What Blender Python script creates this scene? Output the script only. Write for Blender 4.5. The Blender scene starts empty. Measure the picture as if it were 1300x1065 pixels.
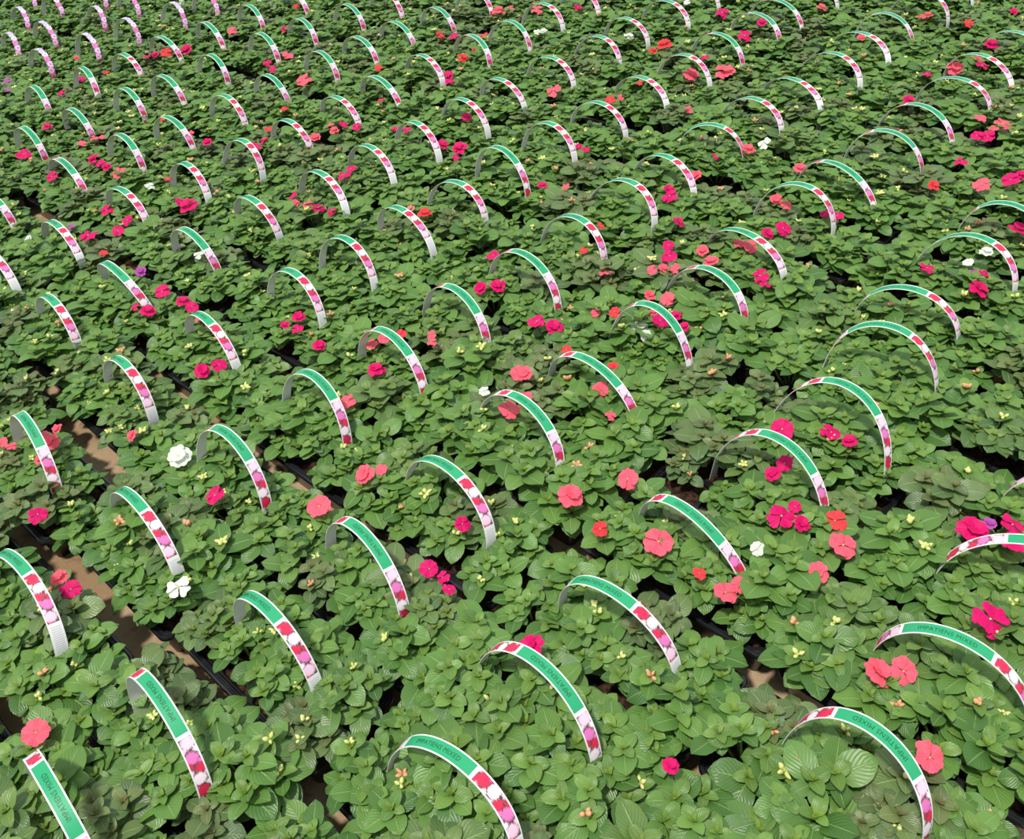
import bpy, math, random
from mathutils import Vector, Matrix
W = 0.16                                   # metres: distance between the two ends of an arched label
FEET = 0.5                                 # height of the foliage level, in W
GLOB=(1175.9058,0.674996,0.126597,5.36484,0.739846)
# arched labels: kind, x, y, heading, span, left tangent, right tangent, left bulge, right bulge, lean, print offset, row, place
LABELS=[
('C',1.645,2.562,-0.89,0.885,0.609,0.587,-0.019,-0.065,0.333,0.4,1,2.97),
('T',2.48,3.153,-0.696,0.951,0.568,0.492,-0.081,-0.145,0.122,0.47,1,3.87),
('T',3.218,3.736,-0.625,1.026,0.545,0.61,-0.123,0.028,0.233,0.4,1,4.77),
('T',3.821,4.174,-0.885,1,0.566,0.566,0,0,0.214,0.62,1,5.67),
('T',-0.673,2.732,-0.748,0.993,0.576,0.574,-0.003,-0.005,0.276,0.62,2,1.33),
('C',-0.113,3.322,-0.859,1.023,0.578,0.561,-0.082,-0.15,0.194,0.347,2,2.15),
('T',0.5,3.821,-0.796,0.964,0.583,0.504,-0.005,-0.1,0.072,0.549,2,2.96),
('C',1.169,4.5,-0.902,0.961,0.588,0.449,-0.055,-0.201,-0.018,0.335,2,3.9),
('C',1.905,5.015,-0.907,0.999,0.577,0.56,-0.12,-0.178,0.207,0.349,2,4.74),
('C',2.504,5.414,-0.891,1.039,0.649,0.649,-0.107,-0.154,0.383,0.453,2,5.55),
('T',3.157,6.04,-0.668,0.955,0.689,0.661,0.014,-0.054,0.387,0.624,2,6.4),
('T',3.694,6.764,-0.768,0.959,0.538,0.534,-0.048,-0.041,0.171,0.582,2,7.29),
('T',4.529,7.399,-0.937,0.991,0.593,0.61,-0.077,-0.034,0.283,0.611,2,8.33),
('C',5.231,8.023,-0.777,0.874,0.542,0.511,-0.044,-0.105,0.158,0.416,2,9.27),
('C',-2.993,2.912,-0.89,0.956,0.666,0.596,0.141,-0.043,0.124,0.38,3,-0.3),
('C',-2.485,3.396,-0.888,0.943,0.67,0.6,0.155,-0.051,0.184,0.44,3,0.51),
('T',-1.865,4.028,-0.82,0.907,0.62,0.57,0.021,-0.117,0.115,0.554,3,1.34),
('C',-1.265,4.59,-0.906,0.959,0.617,0.586,0.013,-0.124,0.17,0.38,3,2.16),
('T',-0.63,5.174,-0.896,1.014,0.579,0.559,0.001,-0.033,0.183,0.601,3,3.02),
('C',0.002,5.887,-0.941,1.023,0.562,0.562,-0.028,-0.046,0.186,0.356,3,3.97),
('C',0.705,6.373,-0.879,1.02,0.553,0.487,-0.051,-0.138,0.034,0.337,3,4.8),
('C',1.318,6.856,-0.8,0.895,0.66,0.615,-0.013,-0.182,0.263,0.379,3,5.61),
('C',2.01,7.517,-0.973,0.994,0.518,0.55,-0.1,-0.09,0.167,0.346,3,6.55),
('T',2.597,8.208,-1.026,1.052,0.481,0.468,-0.037,-0.026,0.057,0.595,3,7.45),
('T',3.284,8.808,-0.79,0.933,0.621,0.626,-0.024,-0.019,0.295,0.617,3,8.36),
('C',3.982,9.388,-1,1.04,0.543,0.451,-0.031,-0.164,0.044,0.357,3,9.27),
('C',4.706,9.867,-0.796,0.949,0.604,0.575,-0.009,-0.091,0.217,0.37,3,10.13),
('C',5.379,10.549,-0.978,1.019,0.554,0.533,-0.051,-0.113,0.163,0.377,3,11.08),
('T',6.208,11.314,-0.902,0.971,0.485,0.483,-0.02,-0.025,0.131,0.535,3,12.19),
('T',6.778,11.828,-1.114,1.044,0.575,0.508,0.054,-0.047,0.128,0.679,3,13),
('T',7.622,12.608,-1.114,1.048,0.479,0.49,-0.027,-0.003,0.15,0.631,3,14.13),
('T',-3.842,4.635,-0.801,1.136,0.613,0.61,0.032,-0.058,0.318,0.711,4,0.29),
('T',-3.058,5.232,-0.866,1.043,0.617,0.582,0.039,-0.053,0.139,0.632,4,1.27),
('C',-2.458,5.815,-0.799,0.954,0.659,0.628,0.042,-0.121,0.247,0.432,4,2.11),
('C',-1.806,6.446,-0.803,0.883,0.665,0.632,0.047,-0.097,0.281,0.427,4,3.01),
('C',-1.12,7.028,-0.886,0.983,0.63,0.587,0.031,-0.089,0.175,0.429,4,3.91),
('C',-0.493,7.639,-0.911,0.976,0.623,0.593,0.017,-0.082,0.204,0.38,4,4.79),
('C',0.242,8.15,-0.91,1.03,0.615,0.58,0.011,-0.081,0.191,0.428,4,5.67),
('T',0.839,8.788,-0.872,0.918,0.593,0.583,-0.008,-0.033,0.234,0.568,4,6.54),
('T',1.483,9.467,-0.936,1.025,0.568,0.606,-0.057,0.002,0.302,0.639,4,7.48),
('T',2.107,10.047,-0.998,1.009,0.544,0.54,-0.021,-0.028,0.171,0.629,4,8.33),
('T',2.866,10.791,-0.565,0.862,0.532,0.519,-0.011,-0.047,0.161,0.493,4,9.39),
('T',3.546,11.4,-0.974,1.001,0.52,0.535,-0.025,0,0.184,0.617,4,10.3),
('T',4.294,12.014,-1.219,1.2,0.425,0.473,-0.061,0.006,0.116,0.687,4,11.27),
('T',4.997,12.55,-1.117,1.099,0.537,0.551,-0.025,-0,0.208,0.659,4,12.15),
('T',5.72,13.33,-1.217,1.181,0.46,0.484,-0.031,0.002,0.134,0.67,4,13.14),
('C',6.243,13.743,-0.834,0.924,0.609,0.562,0.025,-0.084,0.19,0.387,4,13.95),
('T',7.045,14.413,-0.893,0.98,0.609,0.602,-0.001,-0.021,0.237,0.616,4,14.92),
('T',7.725,15.067,-0.885,1,0.574,0.557,0,-0.04,0.2,0.62,4,15.81),
('C',-4.313,6.357,-0.917,0.989,0.659,0.629,0.07,-0.063,0.214,0.451,5,1.1),
('T',-3.664,7.152,-0.851,0.897,0.599,0.583,0.015,-0.041,0.17,0.586,5,2.12),
('T',-2.967,7.781,-0.895,0.991,0.591,0.558,0.018,-0.041,0.095,0.596,5,3.05),
('T',-2.176,8.313,-0.8,0.897,0.659,0.613,0.051,-0.06,0.234,0.625,5,3.97),
('T',-1.656,8.872,-0.803,0.908,0.662,0.615,0.049,-0.06,0.239,0.629,5,4.79),
('T',-1.005,9.527,-0.882,0.983,0.608,0.543,0.058,-0.056,0.083,0.677,5,5.66),
('T',-0.406,10.016,-0.814,0.966,0.572,0.566,-0.012,-0.023,0.209,0.612,5,6.47),
('C',0.197,10.703,-0.877,0.924,0.655,0.594,0.034,-0.121,0.157,0.409,5,7.36),
('T',0.847,11.254,-0.87,0.931,0.635,0.599,0.031,-0.041,0.224,0.662,5,8.21),
('T',1.593,11.853,-0.862,0.97,0.565,0.543,0.01,-0.032,0.166,0.605,5,9.17),
('T',2.333,12.681,-1.059,1.111,0.479,0.495,-0.028,0.001,0.132,0.652,5,10.24),
('T',3.018,13.044,-0.893,0.971,0.625,0.595,0.027,-0.03,0.223,0.693,5,11.06),
('C',3.756,13.965,-0.983,1.012,0.522,0.512,-0.019,-0.071,0.124,0.311,5,12.19),
('C',4.523,14.612,-1.064,1.071,0.533,0.524,-0.02,-0.06,0.143,0.368,5,13.13),
('C',5,15.112,-0.955,1.067,0.561,0.516,0.003,-0.098,0.126,0.376,5,13.94),
('T',5.771,15.666,-0.885,1,0.574,0.557,0,-0.04,0.2,0.62,5,14.77),
('T',-4.774,8.54,-0.866,0.97,0.564,0.569,-0.008,-0.027,0.142,0.561,6,2.23),
('C',-4.159,9.116,-0.847,1.009,0.624,0.528,0.042,-0.074,-0.084,0.429,6,3.07),
('C',-3.498,9.716,-0.828,0.943,0.576,0.551,-0,-0.08,0.046,0.325,6,3.97),
('T',-2.859,10.397,-0.87,0.95,0.545,0.513,0.001,-0.043,0.036,0.531,6,4.9),
('T',-2.083,10.789,-0.974,1.166,0.548,0.546,-0.009,-0.013,0.156,0.682,6,5.74),
('T',-1.49,11.394,-0.968,1.096,0.554,0.546,-0.003,-0.017,0.155,0.662,6,6.57),
('T',-0.876,11.891,-0.957,1.01,0.612,0.575,0.031,-0.039,0.166,0.669,6,7.38),
('T',-0.198,12.483,-0.882,0.962,0.62,0.568,0.05,-0.049,0.147,0.657,6,8.27),
('T',0.393,13.222,-0.901,0.954,0.553,0.502,0.041,-0.046,0.07,0.611,6,9.2),
('T',1.153,13.788,-0.921,1.021,0.556,0.544,0.004,-0.016,0.175,0.616,6,10.15),
('T',1.955,14.392,-0.947,0.99,0.562,0.566,-0.01,-0.003,0.218,0.615,6,11.15),
('T',2.575,15.235,-0.943,0.97,0.513,0.491,0.014,-0.02,0.116,0.597,6,12.17),
('T',3.324,15.743,-1.007,1.078,0.543,0.537,-0.001,-0.01,0.178,0.626,6,13.07),
('T',3.991,16.411,-0.885,1,0.574,0.557,0,-0.04,0.2,0.62,6,13.96),
('T',-5.945,9.871,-0.805,1.229,0.61,0.577,0.024,-0.031,0.133,0.673,7,2.26),
('T',-5.272,10.368,-0.885,1.133,0.534,0.538,-0.011,-0.007,0.089,0.634,7,3.1),
('T',-4.657,11.123,-0.846,1.07,0.52,0.525,-0.015,-0.011,0.094,0.581,7,4.06),
('T',-3.924,11.534,-0.866,0.969,0.587,0.571,0.012,-0.024,0.17,0.619,7,4.87),
('T',-3.289,12.022,-0.797,0.883,0.606,0.597,0.01,-0.011,0.248,0.591,7,5.69),
('T',-2.679,12.656,-0.814,0.901,0.558,0.532,0.018,-0.036,0.1,0.556,7,6.55),
('T',-2.036,13.399,-0.917,1.012,0.507,0.5,-0.002,-0.016,0.079,0.581,7,7.53),
('C',-1.439,13.952,-0.97,1.096,0.549,0.512,0.006,-0.064,0.041,0.392,7,8.34),
('T',-0.767,14.716,-1.016,1.095,0.504,0.5,-0.007,-0.013,0.098,0.605,7,9.35),
('C',0.02,15.274,-1.035,1.072,0.536,0.545,-0.02,-0.038,0.151,0.324,7,10.2),
('C',0.647,15.466,-0.848,0.982,0.655,0.635,0.014,-0.049,0.242,0.422,7,11.02),
('T',1.302,16.325,-0.923,1.018,0.587,0.573,0.009,-0.015,0.206,0.635,7,11.97),
('T',2.027,16.933,-1.03,1.065,0.525,0.531,-0.009,-0.001,0.18,0.614,7,12.91),
('T',2.71,17.584,-0.885,1,0.574,0.557,0,-0.04,0.2,0.62,7,13.81),
('C',-6.58,11.54,-0.724,1.135,0.559,0.564,-0.015,-0.05,0.117,0.363,8,2.92),
('C',-5.78,12.298,-0.902,1.246,0.528,0.537,-0.015,-0.017,0.083,0.407,8,4.02),
('C',-5.081,12.758,-0.839,0.987,0.614,0.599,0.014,-0.046,0.172,0.374,8,4.83),
('C',-4.488,13.27,-0.786,0.982,0.599,0.568,0.021,-0.06,0.105,0.384,8,5.65),
('T',-3.785,13.868,-0.848,0.965,0.595,0.568,0.022,-0.03,0.15,0.572,8,6.55),
('C',-3.188,14.541,-0.824,0.888,0.591,0.56,0.021,-0.076,0.087,0.328,8,7.45),
('C',-2.48,15.351,-0.911,0.981,0.577,0.571,0,-0.045,0.155,0.357,8,8.52),
('C',-1.869,16.002,-0.957,1.07,0.512,0.51,-0.007,-0.031,0.093,0.354,8,9.41),
('C',-1.226,16.525,-0.912,1.001,0.544,0.516,0.006,-0.072,0.066,0.313,8,10.24),
('C',-0.506,16.947,-0.895,0.937,0.583,0.544,0.019,-0.08,0.097,0.349,8,11.05),
('C',0.173,17.73,-0.909,1.015,0.531,0.524,-0.007,-0.033,0.145,0.454,8,12.08),
('T',0.915,18.315,-0.885,1,0.574,0.557,0,-0.04,0.2,0.62,8,12.97),
('C',-6.758,13.672,-0.834,0.966,0.55,0.555,-0.007,-0.034,0.1,0.274,9,4.18),
('C',-6.194,14.261,-0.852,0.969,0.53,0.528,-0.008,-0.034,0.053,0.285,9,5),
('C',-5.479,14.627,-0.846,0.997,0.635,0.61,0.022,-0.05,0.17,0.407,9,5.81),
('C',-4.98,15.162,-0.859,1.059,0.574,0.553,0.012,-0.043,0.096,0.379,9,6.63),
('C',-4.386,15.934,-0.871,0.968,0.554,0.556,-0.005,-0.02,0.167,0.322,9,7.5),
('C',-3.605,16.667,-0.946,1.048,0.599,0.574,0.021,-0.035,0.139,0.365,9,8.57),
('C',-2.988,17.317,-0.952,1.005,0.559,0.555,-0.001,-0.035,0.139,0.349,9,9.47),
('C',-2.167,17.84,-0.91,0.963,0.557,0.551,-0.002,-0.049,0.131,0.322,9,10.43),
('T',-1.471,18.333,-1.019,1.178,0.619,0.565,0.032,-0.054,0.104,0.516,9,11.27),
('T',-0.834,19.034,-0.885,1,0.574,0.557,0,-0.04,0.2,0.62,9,12.17),
('C',-7.231,15.477,-0.884,0.968,0.546,0.558,-0.01,-0.017,0.157,0.321,10,5.09),
('C',-6.556,15.953,-0.917,0.996,0.618,0.605,0.014,-0.028,0.198,0.426,10,5.91),
('T',-6.004,16.62,-0.834,1.029,0.554,0.536,0.01,-0.024,0.106,0.562,10,6.77),
('C',-5.514,17.475,-0.842,1.079,0.508,0.492,0.002,-0.037,0.035,0.348,10,7.7),
('C',-4.762,17.843,-0.983,1.187,0.558,0.538,0.012,-0.03,0.072,0.381,10,8.52),
('C',-4.11,18.607,-0.943,0.999,0.558,0.553,0.002,-0.033,0.13,0.323,10,9.51),
('C',-3.341,19.296,-0.992,1.141,0.51,0.505,-0.003,-0.023,0.086,0.358,10,10.54),
('T',-2.547,19.826,-0.885,1,0.574,0.557,0,-0.04,0.2,0.62,10,11.43),
('P',-7.822,17.47,-0.846,0.95,0.562,0.562,0,0,0.206,0,11,6),
('P',-7.107,17.989,-0.91,1.068,0.584,0.579,0.004,-0.003,0.224,0,11,6.87),
('P',-6.499,18.519,-0.786,0.899,0.64,0.631,0.01,-0.009,0.275,0,11,7.69),
('P',-5.715,19.058,-0.836,0.913,0.682,0.672,0.011,-0.011,0.322,0,11,8.63),
('P',-5.228,19.881,-0.881,1.006,0.598,0.585,0.012,-0.009,0.209,0,11,9.54),
('T',-4.458,20.437,-0.885,1,0.574,0.557,0,-0.04,0.2,0.62,11,10.44),
('P',-8.835,18.75,-0.923,0.964,0.563,0.57,-0.007,0.004,0.257,0,12,6.07),
('P',-8.298,19.226,-0.875,1.067,0.579,0.567,0.011,-0.006,0.176,0,12,6.88),
('P',-7.488,19.948,-0.949,0.967,0.537,0.551,-0.014,0.009,0.24,0,12,7.91),
('P',-6.975,20.58,-0.897,1.002,0.57,0.566,0.004,-0.002,0.202,0,12,8.73),
('T',-6.216,21.148,-0.885,1,0.574,0.557,0,-0.04,0.2,0.62,12,9.62),
('P',-9.315,20.725,-0.936,1.022,0.504,0.527,-0.02,0.013,0.224,0,13,7.03),
('P',-8.731,21.115,-0.837,0.979,0.588,0.577,0.01,-0.007,0.196,0,13,7.85),
('P',-7.882,21.48,-0.903,0.962,0.566,0.571,-0.005,0.003,0.237,0,13,8.66),
('P',-9.648,22.28,-0.948,0.954,0.495,0.512,-0.016,0.012,0.181,0,14,7.9),
]
PACKS=[
(-0.7,2.071,1),(-0.717,2.971,1),(-0.691,3.871,1),(-0.678,4.771,1),(-0.661,5.671,1),(-0.7,6.571,1),
(-0.7,7.471,1),(-0.7,8.371,1),(-2.44,0.452,2),(-2.446,1.334,2),(-2.458,2.149,2),(-2.449,2.964,2),
(-2.459,3.898,2),(-2.436,4.736,2),(-2.414,5.551,2),(-2.419,6.403,2),(-2.453,7.289,2),(-2.434,8.333,2),
(-2.432,9.273,2),(-2.44,10.166,2),(-2.44,11.059,2),(-2.44,11.952,2),(-2.44,12.845,2),(-4.21,-0.304,3),
(-4.213,0.511,3),(-4.222,1.338,3),(-4.224,2.16,3),(-4.225,3.023,3),(-4.245,3.971,3),(-4.222,4.799,3),
(-4.211,5.614,3),(-4.215,6.552,3),(-4.238,7.452,3),(-4.234,8.364,3),(-4.226,9.27,3),(-4.199,10.127,3),
(-4.209,11.085,3),(-4.21,12.189,3),(-4.209,13.004,3),(-4.211,14.13,3),(-4.22,15.023,3),(-4.22,15.916,3),
(-4.22,16.809,3),(-4.22,17.702,3),(-5.94,-0.606,4),(-5.955,0.287,4),(-5.937,1.269,4),(-5.942,2.105,4),
(-5.948,3.012,4),(-5.941,3.911,4),(-5.947,4.786,4),(-5.923,5.673,4),(-5.937,6.545,4),(-5.95,7.477,4),
(-5.952,8.329,4),(-5.96,9.392,4),(-5.958,10.304,4),(-5.948,11.271,4),(-5.932,12.151,4),(-5.95,13.136,4),
(-5.94,13.951,4),(-5.931,14.92,4),(-5.94,15.813,4),(-5.94,16.706,4),(-5.94,17.599,4),(-7.7,0.207,5),
(-7.681,1.1,5),(-7.711,2.115,5),(-7.709,3.054,5),(-7.681,3.97,5),(-7.694,4.785,5),(-7.703,5.659,5),
(-7.694,6.474,5),(-7.714,7.361,5),(-7.708,8.213,5),(-7.696,9.168,5),(-7.719,10.24,5),(-7.68,11.055,5),
(-7.716,12.189,5),(-7.708,13.129,5),(-7.718,13.944,5),(-7.7,14.774,5),(-7.7,15.667,5),(-7.7,16.56,5),
(-9.45,1.338,6),(-9.465,2.231,6),(-9.467,3.073,6),(-9.467,3.967,6),(-9.481,4.898,6),(-9.435,5.736,6),
(-9.444,6.568,6),(-9.435,7.383,6),(-9.431,8.269,6),(-9.46,9.204,6),(-9.441,10.147,6),(-9.422,11.147,6),
(-9.463,12.173,6),(-9.437,13.069,6),(-9.45,13.962,6),(-9.45,14.855,6),(-9.45,15.748,6),(-11.18,1.371,7),
(-11.204,2.264,7),(-11.186,3.096,7),(-11.215,4.056,7),(-11.177,4.871,7),(-11.163,5.686,7),(-11.175,6.553,7),
(-11.198,7.529,7),(-11.199,8.344,7),(-11.221,9.354,7),(-11.197,10.201,7),(-11.141,11.016,7),(-11.18,11.968,7),
(-11.172,12.913,7),(-11.18,13.806,7),(-11.18,14.699,7),(-11.18,15.592,7),(-12.93,2.027,8),(-12.936,2.92,8),
(-12.94,4.019,8),(-12.914,4.834,8),(-12.909,5.649,8),(-12.903,6.554,8),(-12.922,7.449,8),(-12.946,8.517,8),
(-12.96,9.407,8),(-12.95,10.236,8),(-12.916,11.052,8),(-12.94,12.081,8),(-12.93,12.974,8),(-12.93,13.867,8),
(-12.93,14.76,8),(-14.64,3.333,9),(-14.643,4.183,9),(-14.654,4.998,9),(-14.611,5.813,9),(-14.623,6.628,9),
(-14.657,7.503,9),(-14.66,8.574,9),(-14.673,9.468,9),(-14.639,10.427,9),(-14.618,11.273,9),(-14.64,12.166,9),
(-14.64,13.059,9),(-14.64,13.952,9),(-16.38,4.201,10),(-16.365,5.094,10),(-16.344,5.913,10),(-16.369,6.771,10),
(-16.429,7.703,10),(-16.382,8.518,10),(-16.407,9.509,10),(-16.405,10.542,10),(-16.38,11.435,10),(-16.38,12.328,10),
(-16.38,13.221,10),(-18.12,4.215,11),(-18.12,5.108,11),(-18.131,6.001,11),(-18.111,6.875,11),(-18.108,7.69,11),
(-18.082,8.627,11),(-18.138,9.543,11),(-18.12,10.436,11),(-18.12,11.329,11),(-18.12,12.222,11),(-19.83,5.222,12),
(-19.825,6.067,12),(-19.823,6.882,12),(-19.82,7.913,12),(-19.844,8.728,12),(-19.83,9.616,12),(-19.83,10.509,12),
(-19.83,11.402,12),(-21.56,6.199,13),(-21.56,7.031,13),(-21.56,7.846,13),(-21.56,8.661,13),(-21.56,9.553,13),
(-21.56,10.446,13),(-23.27,6.109,14),(-23.27,7.002,14),(-23.27,7.895,14),(-23.27,8.788,14),(-23.27,9.681,14),
(-24.98,7.494,15),(-24.98,8.387,15),(-24.98,9.28,15),(-26.69,7.494,16),(-26.69,8.387,16),
]
FL = """
V 8 103 11;V 10 114 8;R 135 92 8;C 97 73 6;M 78 118 9;M 103 100 9;R 211 67 13;M 236 63 15;M 187 72 10;M 197 69 9;C 294 39 11;M 60 160 11;C 120 175 10;C 104 182 9;C 129 174 7;M 30 196 17;M 66 224 14;M 118 201 14;M 127 207 12;M 135 211 11;C 152 220 18;W 190 236 12;C 241 169 10;M 263 180 11;R 213 227 8;R 205 152 7;M 322 184 8
R 376 8 8;M 362 37 9;C 365 70 14;M 339 80 11;M 346 87 9;C 386 102 19;R 480 86 9;R 559 44 11;M 576 46 11;R 588 73 13;R 614 45 11;R 602 64 7;C 633 13 15;C 649 10 9;M 484 127 10;M 568 96 15;M 571 103 11;M 592 148 12;M 502 163 10;M 517 164 11;M 561 183 14;M 583 187 18;M 579 200 8;C 424 165 11;M 436 158 10;C 420 158 9;M 453 161 11;R 361 138 10;R 341 164 10;M 335 177 11;C 400 174 13;M 327 186 9;M 437 222 16;M 446 214 12
C 681 12 14;M 734 9 10;W 682 40 9;W 690 39 8;W 799 46 12;R 843 56 17;R 829 64 10;C 703 114 18;R 775 127 14;C 788 124 9;C 874 139 15;C 877 94 19;C 921 90 23;M 895 73 11;M 917 16 16;M 945 45 16;M 967 28 11;W 880 74 10;W 872 3 8;W 970 181 16;C 950 189 17;M 908 199 8;M 744 190 7;M 735 186 6;M 688 235 12;C 718 237 10;C 883 223 15;M 849 240 14;R 812 105 7
C 1043 9 12;C 1170 21 12;C 1178 19 11;R 1230 29 12;M 1287 14 9;M 1259 56 16;C 1213 86 18;C 1241 75 12;M 1247 83 15;M 1177 94 12;M 1154 127 16;C 1093 47 9;C 1245 150 14;C 1273 157 20;C 1262 163 12;M 1240 172 14;M 1254 173 16;M 1221 205 15;C 1016 213 15;R 1186 235 14;C 1246 234 20;M 1283 228 20;M 1296 222 15
M 112 299 20;M 135 267 15;M 150 293 15;M 162 279 14;M 238 261 22;M 228 256 12;V 88 289 14;W 36 303 8;R 132 321 10;V 178 344 13;M 206 370 18;M 187 394 17;M 171 389 9;M 232 382 16;M 244 390 15;W 253 322 14;W 83 402 12;M 257 470 18;M 278 463 19;C 265 410 11;C 253 404 9
M 372 248 12;C 375 257 9;C 392 259 15;M 405 264 15;M 421 268 11;K 521 265 11;R 539 270 16;M 626 324 16;M 610 365 15;M 631 362 18;M 379 402 15;M 378 417 15;M 361 412 7;M 405 438 15;R 508 426 17;C 472 437 16;C 487 430 14;M 478 468 20;C 547 425 9;C 548 434 8
M 850 249 19;M 862 282 15;M 850 325 19;M 849 311 14;C 828 343 13;C 842 340 13;C 857 340 13;C 892 317 14;C 903 331 18;C 939 309 15;C 953 313 19;M 965 350 19;M 972 360 14;C 769 345 15;R 741 318 9;R 763 287 7;M 681 408 20;M 703 414 21;C 825 374 14;C 847 379 18;C 829 396 10;M 838 407 20;M 857 400 14;M 868 414 14;W 812 415 20;W 821 426 15;C 756 397 10;R 780 396 14;R 719 444 10;C 665 474 18;R 777 465 13;C 764 497 24
C 985 253 14;C 998 260 14;M 975 296 15;M 994 290 19;M 1063 274 16;M 1047 272 11;M 1293 290 22;M 1177 340 17;V 1237 348 13;M 1249 347 13;M 1244 367 24;W 1253 319 15;W 1229 333 13
C 62 562 22;C 56 553 14;C 72 544 13;C 50 583 10;C 4 561 12;C 14 566 12;M 48 653 22;M 273 629 23;C 167 552 13;W 227 579 27;C 74 733 20;M 90 748 24
C 440 511 22;C 462 603 24;C 484 596 15;C 405 643 30;M 587 665 20;M 545 722 22;M 562 733 16;M 570 748 14;C 646 520 26;W 615 497 14;C 659 474 22;C 668 503 15
C 725 628 30;C 797 608 26;R 762 672 20;C 836 688 37;C 775 527 10;R 888 728 12;W 962 697 18
M 993 545 28;M 1055 549 26;M 1078 559 18;M 996 588 20;M 981 600 18;M 992 655 32;M 1018 663 20;M 1009 643 16;R 1060 661 26;C 1070 692 34;C 1036 727 26;M 1237 672 35;V 1257 664 14;M 1285 666 28;M 1288 688 30
W 227 745 30;C 46 930 32;M 673 820 30;C 921 752 30;C 939 742 22;C 1116 852 35;C 1147 852 33;M 1257 786 42;C 1180 962 36;M 1020 970 18;M 851 971 10
"""
SKY, SUN, SUN_ANG, SUN_DIR, EXPO = 0.8, 3.4, 5.0, (-0.24, -0.24, 1.0), 0.08
F_PX, PITCH, ROLL, CAM_H, PHI = GLOB
scene = bpy.context.scene
C = scene.collection
EA = Vector((math.cos(PHI), math.sin(PHI))); EB = Vector((math.sin(PHI), -math.cos(PHI)))
ROTB = PHI - math.pi/2                      # heading of the trays' long side
random.seed(7)

# ------------------------------------------------------------------ materials
def srgb(r, g, b):
    f = lambda c: (c/255/12.92) if c <= 10 else (((c/255)+0.055)/1.055)**2.4
    return (f(r), f(g), f(b), 1)
class NT:
    def __init__(s, name):
        s.m = bpy.data.materials.new(name); s.m.use_nodes = True; s.t = s.m.node_tree; s.t.nodes.clear()
        s.out = s.n('ShaderNodeOutputMaterial')
    def n(s, kind, **kw):
        nd = s.t.nodes.new(kind)
        for k, v in kw.items():
            setattr(nd, k, v)
        return nd
    def l(s, a, b): s.t.links.new(a, b)
    def val(s, sock, v):
        if hasattr(v, 'is_output') or isinstance(v, bpy.types.NodeSocket): s.l(v, sock)
        else: sock.default_value = v
    def math(s, op, a, b=0.0, c=None, clamp=False):
        nd = s.n('ShaderNodeMath', operation=op); nd.use_clamp = clamp
        s.val(nd.inputs[0], a); s.val(nd.inputs[1], b)
        if c is not None: s.val(nd.inputs[2], c)
        return nd.outputs[0]
    def mix(s, f, a, b):
        nd = s.n('ShaderNodeMix', data_type='RGBA'); s.val(nd.inputs[0], f); s.val(nd.inputs[6], a); s.val(nd.inputs[7], b)
        return nd.outputs[2]
    def step(s, x, lo, hi):
        nd = s.n('ShaderNodeMapRange', interpolation_type='SMOOTHSTEP'); s.val(nd.inputs[0], x); s.val(nd.inputs[1], lo); s.val(nd.inputs[2], hi)
        return nd.outputs[0]
    def noise(s, scale, detail=2, vec=None, dist=0.0):
        nd = s.n('ShaderNodeTexNoise'); nd.inputs['Scale'].default_value = scale; nd.inputs['Detail'].default_value = detail
        nd.inputs['Distortion'].default_value = dist
        if vec is not None: s.l(vec, nd.inputs['Vector'])
        return nd
    def bsdf(s, col, rough=0.5, spec=0.5, trans=0.0, tcol=None, bump=None, bstr=0.3, bdist=0.001):
        b = s.n('ShaderNodeBsdfPrincipled'); s.val(b.inputs['Base Color'], col); s.val(b.inputs['Roughness'], rough)
        b.inputs['Specular IOR Level'].default_value = spec
        if bump is not None:
            bp = s.n('ShaderNodeBump'); bp.inputs['Strength'].default_value = bstr; bp.inputs['Distance'].default_value = bdist
            s.l(bump, bp.inputs['Height']); s.l(bp.outputs[0], b.inputs['Normal'])
        if trans:
            t = s.n('ShaderNodeBsdfTranslucent'); s.val(t.inputs[0], tcol if tcol is not None else col)
            mx = s.n('ShaderNodeMixShader'); mx.inputs[0].default_value = trans
            s.l(b.outputs[0], mx.inputs[1]); s.l(t.outputs[0], mx.inputs[2]); s.l(mx.outputs[0], s.out.inputs[0])
        else: s.l(b.outputs[0], s.out.inputs[0])
        return s.m

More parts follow.
